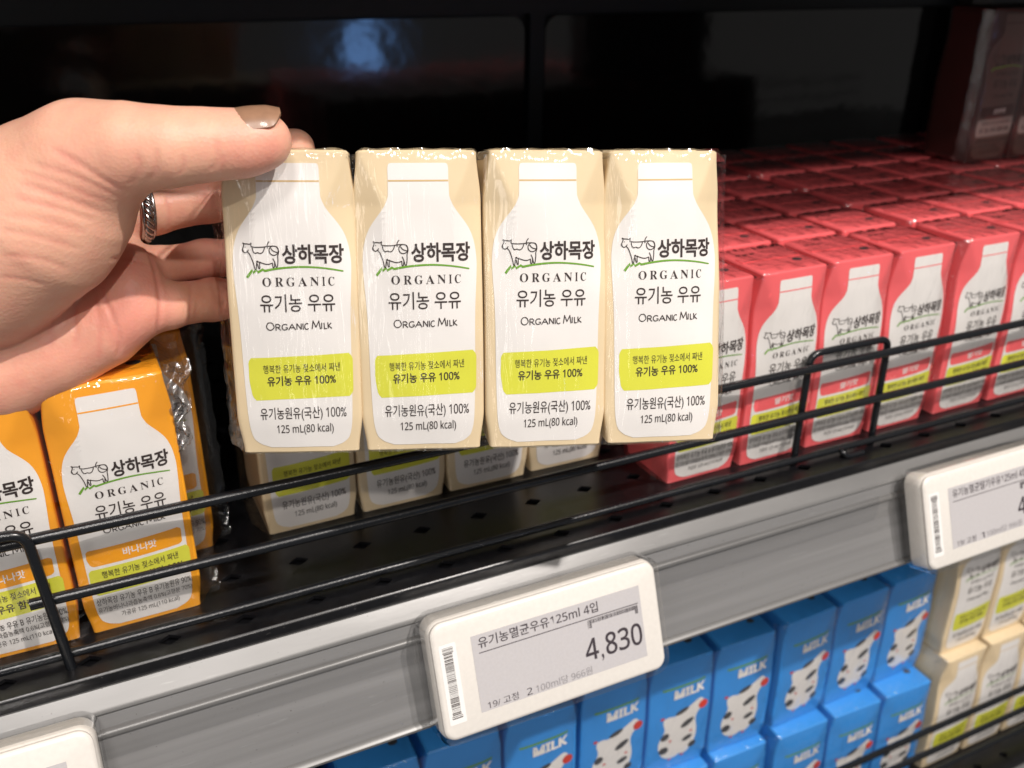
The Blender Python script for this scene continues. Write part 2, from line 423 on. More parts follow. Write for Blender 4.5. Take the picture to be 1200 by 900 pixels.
BOT_V = np.array([.039, .041, .046, .055, .075, .10, .142, .175, .213, .251, .297, .351, .412, .489, .565, .65, .73, .815, .88, .92, .945, .96, .970, .976])
BOT_U = np.array([.300, .284, .277, .273, .273, .273, .273, .242, .168, .104, .070, .056, .062, .074, .080, .082, .084, .088, .094, .104, .125, .16, .205, .26])
def bottle(c, mb, m='white'):
    v = np.concatenate([BOT_V[:7], np.linspace(.155, .93, 44), [.945, .953, .96, .966, .970, .974, .977]])
    u = np.interp(v, BOT_V, BOT_U)
    k = np.array([.25, .5, .25])
    uu = np.convolve(np.pad(u, 1, 'edge'), k, 'valid'); uu[:4] = u[:4]; u = uu
    lim = 0.5 - (c.hx((1 - v) * c.H) - 0.0012) / c.W
    u = np.maximum(u, lim)
    c.patch(mb, u, 1.012 - u, v, M[m], 0.00014, 40)
def brand(c, mb, k=1.0):
    for st in COW:
        p = smooth_poly(st, 2); p = np.stack([.137 + (p[:, 0] - 180) / 236 * .277, .281 + (p[:, 1] - 695) / 173 * .088], 1)
        v, f = stroke(p * [1, 2.41], .0072); v = v / [1, 2.41]
        c.flat(mb, v, [q[::-1] for q in f], M['ink'])
    c.text(mb, '상하목장', .436, .902, .290, .352, M['ink'], 0.028)
    g = np.array([(182, 577), (196, 558), (206, 545), (208, 557), (223, 544), (228, 555), (248, 543), (256, 549), (290, 542), (340, 536), (400, 533), (460, 536), (520, 543), (578, 555)], float)
    g = np.stack([(g[:, 0] / 3.75 - 25) / 144.5, (g[:, 1] / 3.75 - 16.5) / 348], 1)
    g = np.concatenate([g[:7], smooth_poly(g[7:], 2)])
    v, f = stroke(g * [1, 2.41], np.linspace(.02, .011, len(g))); v = v / [1, 2.41]
    c.flat(mb, v, [q[::-1] for q in f], M['green'], .00026)
    # serif word
    for ch, x0, x1 in (('O', .276, .343), ('R', .372, .436), ('G', .458, .522), ('A', .545, .613), ('N', .637, .704), ('I', .728, .752), ('C', .775, .822)):
        c.text(mb, chr(0x1D400 + ord(ch) - 65), x0, x1, .395, .4235, M['ink'], -.006)
    c.text(mb, '유기농 우유', .248, .82, .449, .507, M['ink'], 0.006)
    ws = [('O', .283, .345, 1.0), ('R', .352, .398, .75), ('G', .402, .452, .75), ('A', .452, .51, .75), ('N', .514, .556, .75), ('I', .552, .578, .75), ('C', .574, .612, .75),
          ('M', .632, .70, 1.05), ('I', .698, .722, .75), ('L', .722, .756, .75), ('K', .752, .79, .75)]
    v, f = word([(a, x0 * 10, x1 * 10, 0, h * .62) for a, x0, x1, h in ws], .075, .075, False, .02)
    v = np.stack([v[:, 0] / 10, .566 - v[:, 1] / .62 * .0265 - (v[:, 0] / 10 - .5) * .006], 1); c.flat(mb, v, f, M['ink'])
def blob(c, mb, u0, u1, v0, v1, m, off, tilt=0.012, seed=1, n=16):
    r = np.random.RandomState(seed); a = []; b = []; vs = []
    for i in range(n):
        t = i / (n - 1); rr = 0.03 * max(0, 1 - min(t, 1 - t) / 0.16) ** 2
        w0 = .02 * t + .004 * math.sin(9 * t); a.append(u0 + w0 + rr); b.append(u1 - .006 * t - rr)
        v = v0 + (v1 - v0) * t; vs.append((v + tilt * (1 - .4 * t) / 2, v - tilt / 2))
    c.patch(mb, a, b, vs, m, off, 16)
FLAV = {'cream': None, 'orange': ('orange', '바나나맛', '유기농 우유 함량 90%', '유기농바나나과즙농축액 0.6%(고형분 70%)', '가공유 125 mL(110 kcal)'),
        'pink': ('pink', '딸기맛', '유기농 우유 함량 90%', '유기농딸기과즙농축액 0.8%(고형분 65%)', '가공유 125 mL(110 kcal)'),
        'brown': ('brown', '코코아맛', '유기농 우유 함량 90%', '유기농코코아분말 1.2%', '가공유 125 mL(110 kcal)')}
def print_face(c, kind):
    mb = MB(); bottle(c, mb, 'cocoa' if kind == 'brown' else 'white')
    z = .094
    lc = {'cream': 'palegold'}.get(kind, kind)
    c.patch(mb, [.275, .275], [.737, .737], [.0915, .0968], M[lc], .00020)
    brand(c, mb)
    fl = FLAV[kind]
    if fl is None:
        blob(c, mb, .115, .94, .655, .803, M['lime'], .00020)
        c.text(mb, '행복한 유기농 젖소에서 짜낸', .236, .838, .685, .714, M['ink'], .0, slope=.006)
        c.text(mb, '유기농 우유 100%', .262, .80, .724, .758, M['ink'], .02, slope=.006)
        c.text(mb, '유기농원유(국산) 100%', .19, .873, .833, .882, M['ink'], .006, slope=.004)
        c.text(mb, '125 mL(80 kcal)', .312, .765, .894, .933, M['ink'], .006, slope=.003)
    else:
        blob(c, mb, .10, .90, .622, .695, M[fl[0]], .00020, .014)
        blob(c, mb, .09, .945, .706, .822, M['cocoa_pale' if kind == 'brown' else 'lime'], .00020, .014)
        c.text(mb, fl[1], .40, .68, .642, .677, M['white'], .02, slope=.006)
        c.text(mb, '행복한 유기농 젖소에서 짜낸', .20, .84, .724, .755, M['ink'], .005, slope=.008)
        c.text(mb, fl[2], .17, .87, .766, .803, M['ink'], .022, slope=.008)
        c.text(mb, '상하목장 유기농 우유 B 유기농원유 90%,', .11, .925, .840, .874, M['ink'], .004, slope=.006)
        c.text(mb, fl[3], .11, .915, .880, .910, M['ink'], -.002, slope=.006)
        c.text(mb, fl[4], .29, .79, .917, .948, M['ink'], -.002, slope=.004)
    return mb
def top_print(c, kind):
    mb = MB(); n = 16; zt = c.H + .00012
    zs_ = .0
    a = [(.011 + .0026 * math.cos(2 * math.pi * i / n), -.0055 + .0019 * math.sin(2 * math.pi * i / n), zt) for i in range(n)]
    mb.add(a, [tuple(range(n))], M['grey_ink'])
    for k in range(3):
        x0 = -.013 + .004 * k; mb.add([(x0, .009, zt), (x0 + .0028, .009, zt), (x0 + .0028, .0102, zt), (x0, .0102, zt)], [(0, 1, 2, 3)], M['ink'])
    return mb
def film_mesh(c, n, pitch, over=(.0035, .0035), seed=0, loose=1.0, res=16, nz=15, m='film'):
    r = np.random.RandomState(seed); L = n * pitch / 2
    xs = np.unique(np.concatenate([np.linspace(-L, L, n * res + 1), [-L - over[0] * q for q in (.25, .5, .75, 1)], [L + over[1] * q for q in (.25, .5, .75, 1)]]))
    zf = np.concatenate([[.0015, .004], np.linspace(.008, c.H - .008, nz), [c.H - .004, c.H - .0012]]); rows = []
    ph = r.uniform(0, 6, 8)
    ridges = []
    if res > 20:                                   # taut folds of the film: two upright ones and fans from the top corners
        for k in range(n):
            for sx, a in ((-.21, .9), (.24, .7), (.37, .5), (-.38, .5)):
                ridges.append((k, sx + r.uniform(-.02, .02), 0, sx + r.uniform(-.02, .02), .80, a * r.uniform(.6, 1.2), .00045))
            for q in range(7):
                sd = r.choice([-1, 1]); x0 = sd * .47; ridges.append((k, x0, 1.0, x0 - sd * r.uniform(.06, .30), r.uniform(.70, .88), r.uniform(.5, 1.1), .0005))
            for q in range(4):
                sd = r.choice([-1, 1]); x0 = sd * .46; ridges.append((k, x0, .0, x0 - sd * r.uniform(.05, .3), r.uniform(.1, .2), r.uniform(.4, .9), .0005))
    for x in xs:
        i = int(np.clip(np.floor((x + L) / pitch), 0, n - 1)); xl = x + L - (i + .5) * pitch
        e = max(0, abs(x) - L + .002)
        gap = min(abs(x - (-L + k * pitch)) for k in range(1, n)) if n > 1 else 1
        dip = math.exp(-(gap / .0017) ** 2)
        loop = []
        xc = float(np.clip(xl, -c.W / 2 * .86, c.W / 2 * .86))
        fr = c.yf(np.full(len(zf), xc), zf) - .0006 + dip * .0010
        for (kk, xa, ta, xb, tb, amp, sg) in ridges:
            if kk != i: continue
            tt = (zf / c.H - ta) / (tb - ta); ins = np.clip(np.minimum(tt, 1 - tt) * 6, 0, 1) * (tt > 0) * (tt < 1)
            dx = xl - (xa + (xb - xa) * tt) * c.W
            fr = fr - .00032 * amp * ins * np.exp(-(dx / sg) ** 2) * (.6 + .4 * np.sin(zf * 260 + 9 * xa))
        ks = 1 - min(.35, (e / .007) * .5)          # overhang gathers in
        for z, y in zip(zf, fr):
            wv = .0007 * loose * (e / .004) * math.sin(z * 620 + ph[0] + 90 * x) + .0004 * loose * (e / .004) * math.sin(z * 1500 + ph[1])
            loop.append((x + wv * .7, y * ks + wv * 2, z))
        zt = c.H + .0006 - dip * .0034
        for k in range(7):
            t = k / 6; y = fr[-1] + .001 + (-2 * (fr[-1] + .001)) * t
            loop.append((x, y * ks + .0003 * math.sin(900 * x + ph[2]), zt - (1 - ks) * .012 + .0002 * math.sin(1300 * y + 700 * x)))
        for z, y in zip(zf[::-1], fr[::-1]): loop.append((x, -y * ks, z))
        for k in range(5):
            t = k / 4; loop.append((x, (-fr[0] + 2 * fr[0] * t) * ks, -.0001 + (1 - ks) * .01 + .0002))
        rows.append(loop)
    mb = MB(); nn = len(rows[0])
    mb.add([p for q in rows for p in q], grid_faces(len(rows), nn, True), M[m])
    mb.mats.append(M['film_loose'])
    for q in range(len(mb.f)):
        i = q // nn
        if xs[i] < -L + .0004 - 1e-9 or xs[i + 1] > L - .0004 + 1e-9: mb.m[q] = 1
    return mb

PITCH = .042
def make_pack(kind, name, n=4, c=None, printer=print_face, pitch=PITCH, base=None, over=(.0035, .0035), seed=0, film='film', loose=.3):
    c = c or Carton()
    base = base or kind
    root = empty(name)
    b = MB(); c.body(b, M[base]); bm_ = b.mesh('carton', 35)
    pm = printer(c, kind).mesh('label_print'); tm = top_print(c, kind).mesh('top_print')
    for i in range(n):
        o = link('carton', bm_, root); o.location.x = (i - (n - 1) / 2) * pitch; o.rotation_euler.z = random.uniform(-.022, .022); o.location.y = random.uniform(-.0004, .0004)
        link('label_print', pm, o); link('top_print', tm, o)
    link('shrink_film', film_mesh(c, n, pitch, over, seed, loose, 16, 15, film).mesh('shrink_film', 60), root)
    return root
# ------------------------------------------------------------------ shelves (setting of the close-up)
HX, HY = .0270, .0276
def deck_mesh(x0, x1, y1):
    mb = MB(); nx = int((x1 - x0) / HX); ny = int((y1 + .003) / HY)
    xs = -.0005 + HX * np.round(x0 / HX)
    for j in range(ny):
        cy = -.0033 + HY * j; b = cy + HY / 2; a = cy - HY / 2 if j else -.0112
        for i in range(nx):
            cx = xs + HX * i; l, r = cx - HX / 2, cx + HX / 2
            dx, dy = .0042, .0030
            o = [(l, a), (cx, a), (r, a), (r, cy), (r, b), (cx, b), (l, b), (l, cy)]
            d = []
            for k in range(12):
                an = 2 * math.pi * k / 12 - math.pi / 2
                q = (abs(math.cos(an)) ** 1.0 + abs(math.sin(an)) ** 1.0) ** -.85
                d.append((cx + dx * 1.0 * math.cos(an) * q, cy + dy * math.sin(an) * q))
            V = [(x, y, 0) for x, y in o] + [(x, y, 0) for x, y in d] + [(x, y, -.0014) for x, y in d]
            # ring between the cell border (8) and the hole (12): start both at the bottom middle
            ob = [1, 2, 3, 4, 5, 6, 7, 0]
            F = []
            io = [0, 1, 1, 2, 3, 3, 4, 5, 5, 6, 7, 7, 8]
            for k in range(12):
                A, B = ob[io[k] % 8], ob[io[k + 1] % 8]; p, q = 8 + k, 8 + (k + 1) % 12
                F.append((A, B, q, p) if A != B else (A, q, p))
                F.append((p, q, q + 12, p + 12))
            mb.add(V, F, M['black_metal'])
    xe0 = xs - HX / 2; xe1 = xs + HX * (nx - .5)
    # rolled nose at the front and the solid underside
    pr = [(-.0112, 0), (-.0118, -.0004), (-.0122, -.0012), (-.0123, -.007), (-.0123, -.02), (-.009, -.024), (.40, -.024), (.40, -.003), (-.010, -.003)]
    V = [(x, y, z) for x in (xe0, xe1) for y, z in pr]; n = len(pr)
    mb.add(V, [(i, i + 1, n + i + 1, n + i) for i in range(n - 1)], M['black_metal'])
    return mb.mesh('deck', 30)
RAIL = [(-.0126, -.0070), (-.0121, -.0052), (-.0134, -.0048), (-.0180, -.0096), (-.0187, -.0104), (-.0190, -.0112), (-.0186, -.0118), (-.0182, -.0125),
        (-.0200, -.0168), (-.0214, -.0172), (-.0222, -.0180), (-.0222, -.0190), (-.0212, -.0196), (-.0208, -.0200), (-.0240, -.0280), (-.0290, -.0400), (-.0326, -.0488), (-.0342, -.0492), (-.0352, -.0502), (-.0350, -.0514), (-.0338, -.0518), (-.030, -.0515), (-.013, -.022)]
def rail_mesh(x0, x1):
    mb = MB(); xs = np.linspace(x0, x1, 60); n = len(RAIL)
    V = [(x, y, z) for x in xs for y, z in RAIL]
    lo = []; hi = []
    for i in range(len(xs) - 1):
        for j in range(n - 1):
            (lo if (j < 5 or 7 < j < 13 or 15 < j < 20) else hi).append((i * n + j, i * n + j + 1, (i + 1) * n + j + 1, (i + 1) * n + j))
    mb.add(V, lo + hi, None); mb.mats = [M['rail_light'], M['rail_grey']]; mb.m = [0] * len(lo) + [1] * len(hi)
    return mb.mesh('price_rail', 50)
def clear_mesh(x0, x1):
    mb = MB(); xs = np.linspace(x0, x1, 40)
    pr = [(-.0216, -.0150), (-.0232, -.0182), (-.0250, -.0262)]
    mb.add([(x, y + .0003 * math.sin(40 * x), z) for x in xs for y, z in pr], grid_faces(len(xs), 3), M['clear'])
    return mb.mesh('clear_strip', 60)
def make_shelf(z, label, x0=-.55, x1=1.25):
    r = empty('shelf', (0, 0, z)); tag(r, label, 'shelf', 'black display shelves with grey price rails')
    link('deck', deck_mesh(x0, x1, .42), r); link('price_rail', rail_mesh(x0, x1), r)
    link('clear_strip', clear_mesh(x0, x1), r)
    return r
ZL = -.302
ZU = .300
make_shelf(0.0, 'black perforated metal shelf with grey price rail, carrying the orange, cream and pink milk packs', )
make_shelf(ZL, 'black perforated shelf below, mostly hidden, carrying the stacked blue cartons')
make_shelf(ZU, 'black shelf overhead shading the rear rows of pink packs')

def wire_fence(z, label, x_mid, loops, x0=-.30, x1=1.15, zz=(.0519, .0271, .0032), lean=0.0):
    r = empty('wire_fence', (0, 0, z)); tag(r, label, 'wire rail', 'black wire fences along the shelf fronts')
    for k, h in enumerate(zz):
        mb = MB(); a = x_mid if k == 1 else x0
        tube(mb, [(a + (x1 - a) * i / 10, 0, h) for i in range(11)], .00205 if k < 2 else .0018, M['black_wire'], 14)
        link('rail_wire', mb.mesh('rail_wire', 50), r)
    for (xa, xat, xb, xbt, dy) in loops:
        mb = MB()
        P = [(xa, -dy, .0), (xat, -dy, .0575), (xbt, -dy, .0575), (xb, -dy, .0)]
        tube(mb, bend(P, .006), .0018, M['black_wire'], 12)
        link('upright_loop', mb.mesh('upright_loop', 50), r)
        if xa < 0: continue
        mb = MB(); tube(mb, bend([((xa + xb) / 2 - .0005, -.0008, .0032), ((xa + xb) / 2 - .0005, -.0035, .0025), ((xa + xb) / 2 + .002, -.0045, .0004), ((xa + xb) / 2 + .012, -.0045, .0004)], .002), .0015, M['black_wire'], 10)
        link('foot_clip', mb.mesh('foot_clip', 50), r)
    return r
wire_fence(0, 'black wire fence along the middle shelf front, before the orange and pink packs', -.0414,
           [(-.075, -.079, -.0335, -.0372, .0038), (.2961, .2963, .3473, .346, -.0038), (.625, .625, .675, .675, -.0038)])
wire_fence(ZL, 'black wire fence along the lower shelf front, before its cream packs', -.30,
           [(.10, .10, .15, .15, .0038), (.85, .85, .90, .90, .0038)], zz=(.059, .036, .014))

# back of the case
bw = empty('back_wall', (0, .42, 0)); tag(bw, 'glossy black back panels of the display case behind the packs', 'back wall')
def panel(x0, x1, z0, z1, r=.012):
    mb = MB(); p = []
    for cx, cz, a in ((x1 - r, z1 - r, 0), (x0 + r, z1 - r, 90), (x0 + r, z0 + r, 180), (x1 - r, z0 + r, 270)):
        p += [(cx + r * math.cos(R_(a + 90 * k / 8)), cz + r * math.sin(R_(a + 90 * k / 8))) for k in range(9)]
    n = len(p); V = [(x, 0.0, z) for x, z in p] + [(x, .004, z) for x, z in p]
    mb.add(V, [tuple(range(n))[::-1]] + [(i, (i + 1) % n, n + (i + 1) % n, n + i) for i in range(n)], M['panel'])
    return mb.mesh('gloss_panel', 40)
link('gloss_panel', panel(-.60, .3500, -.02, .1805), bw)
link('gloss_panel', panel(.3690, .86, -.02, .1805), bw)
mb = MB(); box(mb, -.75, 1.4, .006, .02, -.45, .34, M['frame']); box(mb, -.75, 1.4, -.010, .0058, .183, .34, M['frame'])
box(mb, .353, .366, -.004, .0057, -.02, .1828, M['frame'])
link('panel_frame', mb.mesh('panel_frame'), bw)
mb = MB(); box(mb, .822, .850, -.03, -.012, .0, .30, M['post']); link('divider_post', mb.mesh('divider_post'), bw)

# ------------------------------------------------------------------ packs on the shelf
D = .0385
def put(root, x, y, z, label, cat='milk pack', group=None, rot=0.0):
    root.location = (x, y, z); root.rotation_euler.z = rot; tag(root, label, cat, group); return root

# banana packs
GB = 'orange banana milk four-packs on the shelf'
ban = make_pack('orange', 'banana_milk_pack', seed=3, film='film_slack', loose=1.0, over=(.004, .0065))
put(ban, .0145 - 2 * PITCH, .0106 + D / 2 - .001, .0, 'orange banana milk four-pack in front, below the hand and behind the wire fence', group=GB)
o = copy_tree(ban); put(o, .0255 - 2 * PITCH, .0478 + D / 2, .0, 'orange banana milk four-pack behind the front one, only a sliver showing', group=GB, rot=-.01)

def crumple(w_, h_, seed, nx=14, nz=40):
    r = np.random.RandomState(seed); ph = r.uniform(0, 6, 9); mb = MB(); V = []
    for k in range(nz):
        for i in range(nx):
            a, b = i / (nx - 1), k / (nz - 1)
            wv = math.sin(7 * a + 19 * b + ph[0]) + .7 * math.sin(15 * a - 31 * b + ph[1]) + .5 * math.sin(26 * a + 52 * b + ph[2])
            V.append((w_ * a * (.55 + .45 * b + .18 * math.sin(17 * b + ph[3])) + .0004 * wv, .0011 * wv * (.25 + a), h_ * b + .0006 * math.sin(11 * a + ph[4]) * b))
    mb.add(V, grid_faces(nz, nx), M['film_crumple'])
    return mb.mesh('film_flap', 180)
fl = link('film_flap', crumple(.0085, .034, 5), ban); fl.location = (2 * PITCH - .0015, -.0150, .0665)
# cream packs
GC = 'cream organic milk four-packs'
cr = make_pack('cream', 'milk_pack', seed=5)
put(cr, .0446 + 2 * PITCH, .0462 + D / 2, .0, 'cream milk four-pack standing on the shelf, half hidden below and behind the held pack', group=GC)

# strawberry packs: rows from front to back, three stacks wide
GS = 'pink strawberry milk four-packs in rows'
st = make_pack('pink', 'strawberry_milk_pack', seed=8, film='film_slack')
rows = ['front row', 'second row from the front', 'third row from the front', 'fourth row from the front', 'fifth row from the front', 'rearmost row']
cols = [('left column', .2237), ('middle column', .3975), ('right column', .5700)]
first = True
for k, rn in enumerate(rows):
    for cn, xl in cols:
        o = st if first else copy_tree(st); first = False
        put(o, xl + 2 * PITCH + random.uniform(-.0022, .0022) * (k > 0), .0100 + D / 2 + k * .0402 + random.uniform(-.0006, .0006), 0,
            f'pink strawberry milk four-pack, {rn}, {cn}', group=GS, rot=random.uniform(-.02, .02) * (k > 0))

# chocolate packs on top, in the shade at the right
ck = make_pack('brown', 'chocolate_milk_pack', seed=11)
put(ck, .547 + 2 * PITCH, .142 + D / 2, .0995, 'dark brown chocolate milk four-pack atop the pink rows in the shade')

# ------------------------------------------------------------------ lower shelf
def cow_print(c, kind):
    mb = MB()
    body = np.array([(.30, .44), (.36, .425), (.44, .44), (.56, .40), (.66, .36), (.74, .33), (.80, .36), (.79, .42), (.72, .46), (.70, .52), (.74, .62), (.73, .72), (.66, .80), (.60, .83), (.54, .81), (.47, .84), (.38, .83), (.30, .79), (.25, .70), (.27, .62), (.33, .55), (.29, .48)])
    def fan(p, m, off):
        p = (np.array(p) - [.52, .60]) * [1.28, 1.02] + [.52, .645]
        p = smooth_poly(np.vstack([p, p[:1]]), 2)[:-1]; ce = p.mean(0); V = [ce]; F = []; n = len(p); R = 4
        for r in range(1, R + 1): V += [ce + (q - ce) * r / R for q in p]
        for i in range(n):
            j = (i + 1) % n; F.append((0, 1 + i, 1 + j))
            for r in range(R - 1): F.append((1 + r * n + i, 1 + (r + 1) * n + i, 1 + (r + 1) * n + j, 1 + r * n + j))
        c.flat(mb, np.array(V), F, m, off)
    fan(body, M['white'], .0001)
    def ell(cu, cv, a, b, th, m, off):
        t = np.linspace(0, 2 * math.pi, 16)[:-1]; x = a * np.cos(t); y = b * np.sin(t)
        fan(np.stack([cu + x * math.cos(th) - y * math.sin(th), cv + (x * math.sin(th) + y * math.cos(th)) * .5], 1), m, off)
    for e in ((.33, .61, .05, .07, .3), (.60, .53, .10, .05, -.7), (.33, .74, .06, .07, 0), (.62, .68, .07, .045, -.5), (.52, .405, .09, .04, -.5), (.70, .76, .05, .06, .4)):
        ell(*e, M['grey_ink'], .00016)
    ell(.79, .405, .06, .075, 0, M['red_ink'], .00024)
    for e in ((.40, .66, .018, .02, 0), (.66, .62, .018, .02, 0), (.42, .845, .025, .02, 0), (.58, .835, .025, .02, 0), (.28, .43, .025, .025, 0)):
        ell(*e, M['red_ink'], .0002)
    c.patch(mb, [.18] * 2, [.86] * 2, [(.205, .195), (.222, .212)], M['green'], .0001)
    c.text(mb, 'MILK', .36, .86, .235, .315, M['white'], .05, slope=.01)
    return mb
CB = Carton(.0425, .040, .082, .0012, .0012)
GBL = 'blue milk cartons with a white spotted patch, on the lower shelf'
bl = make_pack('blue', 'blue_milk_pack', 3, CB, cow_print, .0445, 'blue', seed=21, film='film_slack')
first = True
X0 = .4695
for lay, y, z, wd in (('upper layer', .031, ZL + .083, 'just below the grey price rail'), ('lower layer', .019, ZL + .0004, 'with its bright top showing')):
    for k, pl in enumerate(('next to the cream packs', 'second from the cream packs', 'third from the cream packs', 'fourth from the cream packs')):
        o = bl if first else copy_tree(bl); first = False
        put(o, X0 - .0445 * 1.5 - k * .1375, y + .02 + random.uniform(-.003, .003), z, f'blue milk three-pack in the {lay}, {pl}', group=GBL, rot=random.uniform(-.03, .03))
for lay, z in (('upper', ZL + .0995), ('lower', ZL + .0004)):
    for k, pl in enumerate(('beside the blue cartons', 'at the far right edge')):
        o = copy_tree(cr); put(o, .4715 + 2 * PITCH + k * .172, .0115 + D / 2 + (.008 if lay == 'upper' else 0), z, f'cream milk four-pack, {lay} layer of the lower shelf, {pl}', group=GC)

# ------------------------------------------------------------------ price tags
def rrect(w, h, r, n=6):
    p = []
    for cx, cz, a in ((w / 2 - r, h / 2 - r, 0), (-w / 2 + r, h / 2 - r, 90), (-w / 2 + r, -h / 2 + r, 180), (w / 2 - r, -h / 2 + r, 270)):
        p += [(cx + r * math.cos(R_(a + 90 * k / n)), cz + r * math.sin(R_(a + 90 * k / n))) for k in range(n + 1)]
    return p
def slab(mb, w, h, r, prof, m, cx=0, cz=0):
    """rounded plate: prof = list of (inset, y) from back to front"""
    R = [[(x + cx, y, z + cz) for x, z in rrect(w - 2 * i, h - 2 * i, max(r - i, .0004))] for i, y in prof]; n = len(R[0])
    mb.add([p for q in R for p in q], [f[::-1] for f in grid_faces(len(R), n, True)] + [tuple(range((len(R) - 1) * n, len(R) * n))[::-1], tuple(range(n))], m)
TW, TH = .1025, .0487
def make_tag(loc, label, name_text, price, foot, foot2):
    root = empty('price_tag', loc); root.rotation_euler.x = R_(-20.2)
    tag(root, label, 'price tag', 'white electronic price tags on the grey rail')
    def XZ(u, v): return ((u - .5) * TW, (.5 - v) * TH)
    mb = MB(); slab(mb, TW, TH, .0055, [(.0015, .0125), (.0, .0115), (.0, .0035), (.0007, .0024)], M['tag_white']); link('back_case', mb.mesh('back_case', 40), root)
    mb = MB(); slab(mb, TW - .0014, TH - .0014, .005, [(0, .0026), (0, .0010), (.0006, .0003), (.0016, .0)], M['tag_white'])
    case = link('front_case', mb.mesh('front_case', 40), root)
    # screen
    (xa, za), (xb, zb) = XZ(.160, .186), XZ(.907, .826)
    mb = MB(); mb.add([(xa, -.00012, zb), (xb, -.00012, zb), (xb, -.00012, za), (xa, -.00012, za)], [(0, 1, 2, 3)], M['tag_grey'])
    sc = link('screen', mb.mesh('screen'), root)
    mb = MB()
    def tx(t, u0, u1, v0, v1, m, bold=0, y=-.00022):
        p, f = letters(t, bold); V = [(*XZ(u0 + a * (u1 - u0), v1 + b * (v0 - v1)),) for a, b in p]
        mb.add([(x, y, z) for x, z in V], f, m)
    def bar(u0, u1, v0, v1, m, y=-.00022):
        (x0, z0), (x1, z1) = XZ(u0, v0), XZ(u1, v1); mb.add([(x0, y, z1), (x1, y, z1), (x1, y, z0), (x0, y, z0)], [(0, 1, 2, 3)], m)
    tx(name_text, .186, .709, .212, .303, M['screen_ink'], .008)
    bar(.185, .893, .335, .342, M['screen_ink'])
    tx(price[0], .628, .688, .512, .70, M['screen_ink'], .012); tx(price[2:], .722, .895, .508, .704, M['screen_ink'], .012)
    tx(',', .698, .709, .675, .735, M['screen_ink'])
    tx(foot, .189, .318, .752, .815, M['screen_ink'], .0)
    tx(foot2[0], .355, .378, .753, .813, M['screen_ink'], .0)
    tx(foot2[1], .395, .647, .748, .818, M['screen_faint'], .0)
    r = np.random.RandomState(len(name_text)); u = .655
    while u < .89:
        wd = r.choice([.0012, .002, .003]); tall = u < .672 or u > .872
        bar(u, u + wd, .352, .425 if tall else .388, M['screen_ink']); u += wd + r.choice([.0015, .0028])
    link('screen_print', mb.mesh('screen_print'), sc)
    # barcode sticker on the case
    mb = MB(); (x0, z0), (x1, z1) = XZ(.030, .19), XZ(.098, .85)
    slab(mb, x1 - x0, z0 - z1, .0006, [(0, .0002), (0, -.00012)], M['sticker'], (x0 + x1) / 2, (z0 + z1) / 2)
    sk = link('barcode_sticker', mb.mesh('barcode_sticker'), root)
    mb = MB(); v = .215
    while v < .81:
        wd = r.choice([.003, .006, .009]); wide = v < .26 or v > .77
        bar(.045 if not wide else .042, .080 if not wide else .085, v, v + wd, M['ink'], -.0002); v += wd + r.choice([.004, .008])
    link('barcode', mb.mesh('barcode'), sk)
    # clear sleeve that clips the tag to the rail
    mb = MB(); slab(mb, TW + .0028, TH + .0028, .0065, [(.0, .0130), (0, .0006)], M['clear'])
    mb.f = mb.f[:-2]; mb.m = mb.m[:-2]
    link('clear_sleeve', mb.mesh('clear_sleeve', 40), root)
    return root
TZ = -.0262
make_tag((.1395, -.0405, TZ), 'white electronic price tag reading 4,830 on the rail below the held pack', '유기농멸균우유125ml 4입', '4,830', '19/ 고정', ('2', '100ml당 966원'))
make_tag((.3955, -.0415, TZ + .0016), 'white electronic price tag beginning 4,98, cut by the right edge below the pink packs', '유기농멸균딸기우유125ml 4입', '4,980', '19/ 고정', ('1', '100ml당 996원'))
make_tag((-.0290 - .0512, -.0405, TZ), 'white electronic price tag in the lower left corner, only its top right corner showing', '유기농멸균바나나우유125ml 4입', '4,980', '19/ 고정', ('2', '100ml당 996원'))

# ------------------------------------------------------------------ the held pack
HQ = [0.10734, -0.0444, 0.07507, -0.30099, -0.20769, 0.01997, 0.02994, 0.1053, 0.97648]
HM = rz(HQ[3]) @ rx(HQ[4]) @ ry(HQ[5]); HP = np.array(HQ[:3])
HC = Carton(.0408, .0365, .0985, .0016, .0030); HC.nx, HC.nz = 64, 96
HPITCH = PITCH * HQ[8]
def flex(V):
    """the four cartons give a little under the grip"""
    V = V.copy(); V[:, 1] += HQ[6] * 10 * V[:, 0] ** 2 + HQ[7] * 10 * V[:, 0] * (V[:, 2] - HC.H / 2); return V
held = empty('milk_pack'); hm = np.eye(4); hm[:3, :3] = HM; hm[:3, 3] = HP; held.matrix_world = Matrix(hm.tolist())
tag(held, 'cream organic milk four-pack in clear film, held up by the hand', 'milk pack', GC)
yo = HC.D / 2
pf = print_face(HC, 'cream'); tp = top_print(HC, 'cream'); bd = MB(); HC.body(bd, M['cream'])
for i in range(4):
    cx = (i - 1.5) * HPITCH
    jy = [0, .0004, .0, .0003][i]; a = [.012, -.008, .004, -.014][i]
    b = [.004, -.003, .002, -.005][i]
    def mv(V, cx=cx, jy=jy, a=a, i=i, b=b):
        V = V.copy(); V[:, 1] += .00022 * np.sin(170 * V[:, 0] + 1.7 * i + 60 * V[:, 2]) * np.sin(95 * V[:, 2] + 2.1 * i) + .00012 * np.sin(420 * V[:, 0] - 130 * V[:, 2] + i)
        return flex(V @ (ry(b) @ rz(a)).T + np.array([cx, yo + jy, 0]))
    o = link('carton', bd.mesh('carton', 35, mv), held)
    link('label_print', pf.mesh('label_print', None, mv), o); link('top_print', tp.mesh('top_print', None, mv), o)
